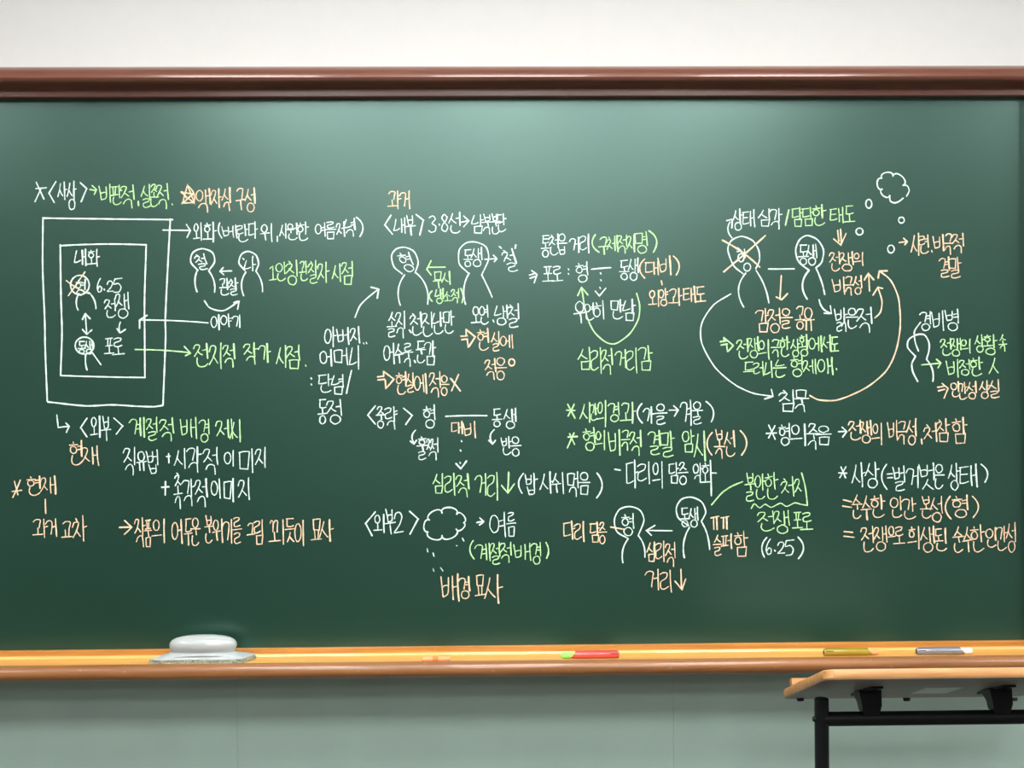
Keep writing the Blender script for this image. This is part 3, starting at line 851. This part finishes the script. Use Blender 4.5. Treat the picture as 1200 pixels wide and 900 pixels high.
words('g', Mt, '전 316 285 387 402 쟁 380 275 447 398 의 440 290 512 405 극 518 290 574 390 한 568 272 627 390 상 633 285 687 390 황 680 262 742 388 에 738 270 817 360 서 812 265 870 358 도 866 275 915 360',
      marks=[[(220, 302), (255, 298)], [(225, 322), (262, 315)], [(244, 296), (240, 280), (243, 280), (294, 322), (294, 327), (265, 360), (262, 356), (258, 322)]])
words('g', Mt, '드 356 420 422 495 러 413 418 477 502 나 478 415 537 510 는 533 410 607 510 형 630 385 707 508 제 703 405 784 490 애 788 395 884 495', dots=[(902, 462)])
words('w', Mt, '침 563 582 662 712 묵 648 585 740 715')
words('w', O, '경 498 85 577 215 비 580 80 667 210 병 668 70 764 215')
figure('w', O, [(472, 386), (420, 325), (428, 272), (480, 241), (532, 242), (562, 295), (561, 350), (545, 405)],
       [(470, 388), (447, 435), (455, 490), (487, 553)], [(545, 405), (580, 460), (588, 552)], '', extra=[[(505, 158), (465, 218), (470, 290), (492, 350)]], what='stick figure of a guard', w=3.0)
drawn('g', O, [(512, 442), (640, 430)], [(612, 405), (641, 429), (640, 432), (622, 462)])
words('g', O, '전 638 265 712 378 쟁 703 262 777 385 의 770 270 844 362 상 866 240 932 358 황 923 240 1017 375 속 1028 240 1082 350')
words('g', O, '비 676 405 767 525 정 763 405 837 512 한 833 390 920 515 人 962 395 1025 500')
words('o', O, '인 706 555 767 655 간 753 560 817 672 성 813 552 882 670 상 898 545 967 668 실 958 540 1038 662',
      marks=[[(620, 592), (662, 584)], [(625, 615), (667, 605)], [(648, 565), (688, 598), (687, 604), (662, 665)]])
words('w', Nt, '형 390 30 457 152 의 455 32 547 150 죽 546 30 618 175 음 598 42 684 148', marks=[[(322, 85), (380, 82)], [(335, 38), (372, 118)], [(370, 42), (335, 110)], [(722, 75), (765, 73)], [(742, 50), (768, 73), (767, 77), (745, 105)]])
words('o', Q, '전 76 15 162 140 쟁 148 15 227 160 의 228 30 297 170 비 326 15 397 142 극 388 20 452 165 성 448 5 514 172 처 558 30 647 150 참 638 3 724 150 함 738 -5 837 162', marks=[[(545, 135), (548, 165)]])
words('g', Nt, '불 203 305 262 462 안 256 310 317 450 한 313 300 387 450 처 403 325 477 432 ㅈ 478 338 518 412', marks=[[(518, 305), (540, 395), (549, 485)]])
drawn('g', Nt, [(238, 502), (256, 475), (285, 498), (315, 478), (350, 495), (400, 472), (435, 490), (480, 470), (512, 478), (550, 484)], name='chalk_underline', what='wavy underline', w=2.0)
words('g', Nt, '전 273 515 372 625 쟁 363 510 452 642 포 468 520 522 612 로 513 525 582 622')
words('w', Nt, '6 320 672 357 757 2 385 688 425 752 5 422 675 477 762', marks=[[(325, 662), (298, 712), (312, 772)], [(498, 660), (528, 712), (500, 780)]], dots=[(370, 735)])
words('w', Q, '사 98 285 187 438 상 183 280 274 447 벌 363 305 442 465 거 445 310 530 445 벗 528 285 632 455 은 623 295 692 450 상 716 290 787 462 태 785 295 905 440',
      marks=[[(15, 350), (68, 352)], [(30, 312), (60, 382)], [(62, 310), (22, 382)], [(322, 295), (290, 372), (325, 455)], [(325, 358), (360, 355)], [(328, 382), (360, 380)], [(925, 295), (966, 345), (950, 410)]])
words('o', Q, '순 98 490 164 642 수 158 498 227 650 한 218 490 312 635 인 343 500 422 635 간 418 510 510 645 본 538 500 614 640 성 598 500 682 665 형 736 492 847 637',
      marks=[[(45, 522), (98, 535)], [(40, 562), (98, 570)], [(728, 500), (698, 575), (735, 645)], [(870, 500), (908, 560), (875, 635)]])
words('o', Q, '전 158 690 242 855 쟁 238 690 327 850 으 328 690 378 782 로 368 695 438 805 희 458 690 537 835 생 538 690 630 858 된 628 705 710 850 순 743 695 817 858 수 808 695 872 855 한 858 682 947 855 인 953 700 1027 825 간 1018 690 1092 845 성 1086 666 1150 858',
      marks=[[(50, 725), (105, 730)], [(48, 755), (115, 762)]])

# ------------------------------------------------------------------ things on the tray
# eraser
ex = (on_y(183, 775, -0.06).x + on_y(293, 775, -0.06).x) / 2
EY = -0.058
er = empty('blackboard_eraser', (ex, EY, FLOOR_Z), 'white domed plastic blackboard eraser with frayed grey felt, resting on the chalk tray', 'eraser')
bm = bmesh.new()
HW, HD = 0.101, 0.033
n = 88
def felt_outline(k, zz, amp):
    t = 2 * math.pi * k / n
    c, s = math.cos(t), math.sin(t)
    e = 0.22
    x = math.copysign(abs(c) ** e, c) * HW; y = math.copysign(abs(s) ** e, s) * HD
    wob = amp * (math.sin(k * 1.9) + 0.6 * math.sin(k * 0.7 + 1))
    shear = -0.004 * (x / HW)
    return Vector((ex + x * (1 + wob * .3) + (y / HD) * 0.012, EY + y * (1 + wob) + shear, zz))
zz0 = FLOOR_Z
rings = []
for zz, am, dz in ((zz0, .03, 0), (zz0 + .003, .07, 0), (zz0 + .0065, .055, .0), (zz0 + .009, .01, 0)):
    rings.append([felt_outline(k, zz + (0.0016 * math.sin(k * 1.3) if am > .03 else 0), am) for k in range(n)])
loft(bm, rings)
link('felt_pad', bm, M['felt'], er, True, 50)
bm = bmesh.new()
def oval(hx, hy, zz, e, n=64, cx=0.0, sk=0.0):
    out = []
    for k in range(n):
        t = 2 * math.pi * k / n
        c, s = math.cos(t), math.sin(t)
        yy = math.copysign(abs(s) ** e, s) * hy
        out.append(Vector((ex + cx + math.copysign(abs(c) ** e, c) * hx + yy / HD * sk, EY + yy, zz)))
    return out
b0 = FLOOR_Z + 0.009
loft(bm, [oval(HW * .985, HD * .97, b0 - .0005, .22, sk=.012), oval(HW * .985, HD * .97, b0 + .0015, .22, sk=.012), oval(HW * .9, HD * .85, b0 + .0045, .35, sk=.006),
          oval(.076, .030, b0 + .008, .6), oval(.070, .026, b0 + .0125, .8)])
link('base_plate', bm, M['eraser_base'], er, True, 60)
bm = bmesh.new()
h0 = b0 + 0.011
rr = [(.069, .025, 0), (.0685, .0255, .003), (.0705, .0275, .0065), (.0725, .0295, .011), (.0728, .030, .0155), (.0712, .029, .0205), (.0665, .0265, .0255),
      (.058, .0225, .0295), (.045, .017, .0325), (.029, .0105, .0345), (.012, .004, .0352)]
loft(bm, [oval(a, b, h0 + c * 1.06, .9) for a, b, c in rr])
link('handle', bm, M['eraser_shell'], er, True)


def holder(px0, px1, py, chalk_left, mat, chalk_mat, label, split):
    """slim chalk holder lying along the tray, its chalk poking out at one end"""
    D_ = 0.072
    r = 0.0078
    xa, xb = on_y(px0, py, -D_).x, on_y(px1, py, -D_).x
    xs_ = on_y(split, py, -D_).x
    cz = FLOOR_Z + r
    t = empty('chalk_holder', ((xa + xb) / 2, -D_, FLOOR_Z), label, 'chalk holder')
    d = -1 if chalk_left else 1
    tip = xa if chalk_left else xb
    tail = xb if chalk_left else xa

    def ring(x, rad, slant=0.0, zo=0.0, m=20):
        return [Vector((x + slant * math.sin(2 * math.pi * k / m), -D_ + rad * math.cos(2 * math.pi * k / m), cz + zo + rad * math.sin(2 * math.pi * k / m))) for k in range(m)]
    bm = bmesh.new()
    L_ = abs(xs_ - tail)
    loft(bm, [ring(tail, r * .86), ring(tail + d * .0015, r * .97), ring(tail + d * L_ * .5, r), ring(xs_ - d * .010, r), ring(xs_, r * .9, -d * .0055)])
    link('barrel', bm, mat, t, True, 40)
    bm = bmesh.new()
    cr = r * .86
    loft(bm, [ring(xs_ - d * .012, cr, zo=-.0004), ring(tip - d * .005, cr, zo=-.0004), ring(tip - d * .0018, cr * .85, zo=-.0004), ring(tip, cr * .5, zo=-.0004)])
    link('chalk_stick', bm, chalk_mat, t, True, 40)
    # spring clip along the top, and dark end
    bm = bmesh.new()
    x1, x2 = sorted((tail + d * .004, xs_ - d * .006))
    vs = box(bm, x1, x2, -D_ - .0022, -D_ + .0022, cz + r - .0004, cz + r + .0012)
    box(bm, *sorted((tail + d * .004, tail + d * .007)), -D_ - .0022, -D_ + .0022, cz + r - .002, cz + r + .001)
    link('clip', bm, mat, t)
    bm = bmesh.new()
    loft(bm, [ring(tail - d * .0012, r * .55), ring(tail + d * .001, r * .7)])
    link('end_cap', bm, M['dark_plastic'], t, True, 40)
    bm = bmesh.new()
    box(bm, *sorted((tail + d * .003, tail + d * .019)), -D_ - r * .93, -D_ - r * .6, cz + r * .3, cz + r * .52)
    link('slot', bm, M['dark_plastic'], t)
    return t


holder(657, 725, 769, True, M['red_plastic'], M['chalk_green_stick'], 'red chalk holder with green chalk, lying on the chalk tray', 671)
holder(965.5, 1029.5, 766, False, M['olive_plastic'], M['chalk_orange_stick'], 'olive gold chalk holder with orange chalk, lying on the chalk tray', 1020)
holder(1074, 1139.5, 765, False, M['grey_plastic'], M['chalk_white_stick'], 'blue-grey chalk holder with white chalk, lying on the chalk tray', 1128)

# loose orange chalk
xa, xb = on_y(494.5, 773, -0.088).x, on_y(527.5, 773, -0.088).x
bm = bmesh.new()
def cring(x, rad, m=18):
    return [Vector((x, -0.0885 + rad * math.cos(2 * math.pi * k / m), FLOOR_Z + .0055 + rad * math.sin(2 * math.pi * k / m))) for k in range(m)]
loft(bm, [cring(xa, .0035), cring(xa + .0015, .0052), cring(xa + .005, .0055), cring(xb - .005, .0055), cring(xb - .0015, .0052), cring(xb, .0035)])
o = link('chalk_stick', bm, M['chalk_orange_stick'], None, True, 40)
tag(o, 'short stick of orange chalk lying loose on the chalk tray', 'chalk')
# a darker worn band around its middle
bm = bmesh.new()
xm = (xa + xb) / 2 - .001
loft(bm, [cring(xm - .006, .0057), cring(xm + .006, .0057)])
link('worn_band', bm, plain('worn_orange_chalk', (0.62, 0.2, 0.06), 0.9), o, True, 40)

# ------------------------------------------------------------------ the flip-top desk
far_b = on_y(917.0, 819.0, -0.37)
near_b = on_plane(967.0, 796.0, Vector((1, 0, 0)), far_b)
X0 = far_b.x
u = (near_b - far_b); DEPTH = u.length; u.normalize()
nrm = Vector((1, 0, 0)).cross(u); 
if nrm.z < 0: nrm = -nrm
TH = 0.0165
y_mid = (far_b.y + near_b.y) / 2
leg_x = on_y(963, 850, y_mid).x
leg2_x = on_y(1215, 850, y_mid).x
X1 = leg2_x + (leg_x - X0)
desk = empty('flip_top_desk', ((X0 + X1) / 2, y_mid, 0.0), 'small beech-edged flip-top desk with black tube legs and tilted top, standing before the chalk tray', 'desk')


def slab_pt(x, s, h):
    return far_b + Vector((x - X0, 0, 0)) + u * s + nrm * h


def rounded_rect(w, d, r, seg=6):
    pts = []
    for cx, cy, a0 in ((w - r, d - r, 0), (r, d - r, 90), (r, r, 180), (w - r, r, 270)):
        for i in range(seg + 1):
            a = R(a0 + 90 * i / seg)
            pts.append((cx + r * math.cos(a), cy + r * math.sin(a)))
    return pts


out = rounded_rect(X1 - X0, DEPTH, 0.018)
def inset(p, k):
    w, d = X1 - X0, DEPTH
    return (p[0] + (k if p[0] < w / 2 else -k), p[1] + (k if p[1] < d / 2 else -k))
bm = bmesh.new()
lv = [(0.0012, 0.0004), (0, 0.002), (0, TH - .002), (0.0015, TH)]
loft(bm, [[slab_pt(X0 + inset(p, k)[0], inset(p, k)[1], h) for p in out] for k, h in lv])
top = link('desktop', bm, M['desk'], desk, True, 40)
bm = bmesh.new()
loft(bm, [[slab_pt(X0 + inset(p, .0016)[0], inset(p, .0016)[1], h) for p in out] for h in (-0.0006, 0.0012)])
link('underside', bm, M['desk_under'], top).__setitem__('label', 'dark brown laminate underside')
bm = bmesh.new()
loft(bm, [[slab_pt(X0 + inset(p, .0016)[0], inset(p, .0016)[1], h) for p in out] for h in (TH - 0.0012, TH + 0.0006)])
link('writing_top', bm, M['desk_under'], top)  # unseen top face, added dark to weaken its reflection in the board
# raised stop along the far edge of the top
bm = bmesh.new()
pts = []
for x in (X0 + .016, X1 - .016):
    pts.append([slab_pt(x, s, h) for s, h in ((.004, TH + .0006), (.022, TH + .0006), (.022, TH + .019), (.020, TH + .021), (.006, TH + .021), (.004, TH + .019))])
loft(bm, pts)
link('edge_stop', bm, M['desk'], desk)
# sticker, mapped from its corners on the underside
und_p = slab_pt(X0, 0, -0.0006)
cs = [on_plane(1040 + x / 7.5, 770 + y / 7.5, nrm, und_p) for x, y in ((210, 317), (510, 317), (655, 270), (345, 268))]
cx_ = sum((c.x for c in cs)) / 4
ss = [(c - far_b).dot(u) for c in cs]
s0, s1 = (ss[0] + ss[1]) / 2, (ss[2] + ss[3]) / 2
wx = (abs(cs[1].x - cs[0].x) + abs(cs[2].x - cs[3].x)) / 4
bm = bmesh.new()
loft(bm, [[slab_pt(x, s, h) for x, s in ((cx_ - wx, s0), (cx_ + wx, s0), (cx_ + wx, s1), (cx_ - wx, s1))] for h in (-.0012, -.0004)])
link('sticker', bm, M['sticker'], top)
# rubber stops near the far edge
for px in (938, 1062.5, 1188):
    c = on_plane(px, 818.4, nrm, und_p)
    bm = bmesh.new()
    tube(bm, c - nrm * 0.005, c + nrm * 0.001, 0.0062, 0.0075, 16)
    link('rubber_stop', bm, M['black_rubber'], desk)
# pivot tube
tz = on_y(1060, 841.5, y_mid).z
tube_r = 0.0131
bm = bmesh.new()
tube(bm, (leg_x, y_mid, tz), (leg2_x, y_mid, tz), tube_r, seg=24)
link('pivot_tube', bm, M['black_steel'], desk, True, 40)
# hinge brackets
und_mid = (Vector((0, y_mid, tz)) - far_b).dot(u)
for px in (1018.5, 1171):
    bx = on_y(px, 820, y_mid).x
    bm = bmesh.new()
    # mounting plate along the depth of the top
    smid = und_mid
    for (s_a, s_b, hw_) in ((smid - .07, smid + .07, .016),):
        loft(bm, [[slab_pt(x, s, h) for x, s in ((bx - hw_ * .7, s_a), (bx + hw_ * .7, s_a), (bx + hw_, smid), (bx + hw_ * .7, s_b), (bx - hw_ * .7, s_b), (bx - hw_, smid))] for h in (-.0045, 0.0)])
    # tapered web down to the tube
    topc = slab_pt(bx, smid, -0.003)
    web = []
    for (c, wx_, wy_) in ((topc, .0205, .024), (Vector((bx, y_mid, tz + .028)), .018, .019), (Vector((bx, y_mid, tz + .013)), .0155, .015), (Vector((bx, y_mid, tz + .008)), .012, .013)):
        k = u if c is topc else Vector((0, -1, 0))
        web.append([c + Vector((sx * wx_, 0, 0)) + k * sy * wy_ for sx, sy in ((-1, -1), (1, -1), (1, 1), (-1, 1))])
    loft(bm, web)
    link('hinge_bracket', bm, M['black_steel'], desk)
    for sgn in (-1, 1):
        bm = bmesh.new()
        p = slab_pt(bx, smid + sgn * .058, -.0045)
        tube(bm, p, p - nrm * .003, .0045, seg=10)
        link('screw', bm, M['black_steel'], desk)
# legs, feet and castors
leg_r = 0.0131
leg_top = on_y(963, 818.2, y_mid).z
for lx, sgn in ((leg_x, -1), (leg2_x, 1)):
    bm = bmesh.new()
    tube(bm, (lx, y_mid, 0.075), (lx, y_mid, leg_top - .002), leg_r, seg=24)
    tube(bm, (lx, y_mid, leg_top - .002), (lx, y_mid, leg_top), leg_r, leg_r * .9, seg=24)
    lg = link('leg', bm, M['black_steel'], desk, True, 40)
    bm = bmesh.new()
    tube(bm, (lx + sgn * leg_r * .9, y_mid, tz), (lx + sgn * (leg_r + .0035), y_mid, tz), .006, .004, 14)
    link('bolt', bm, M['black_steel'], lg, True, 40)
    bm = bmesh.new()
    box(bm, lx - .016, lx + .016, y_mid - .21, y_mid + .12, 0.05, 0.078, bevel=.005)
    ft = link('foot', bm, M['black_steel'], desk)
    for fy in (y_mid - .19, y_mid + .10):
        bm = bmesh.new()
        tube(bm, (lx - .009, fy, .0245), (lx + .009, fy, .0245), .0245, seg=20)
        tube(bm, (lx, fy, .03), (lx, fy, .055), .006, seg=10)
        link('castor', bm, M['black_rubber'], ft, True, 40)
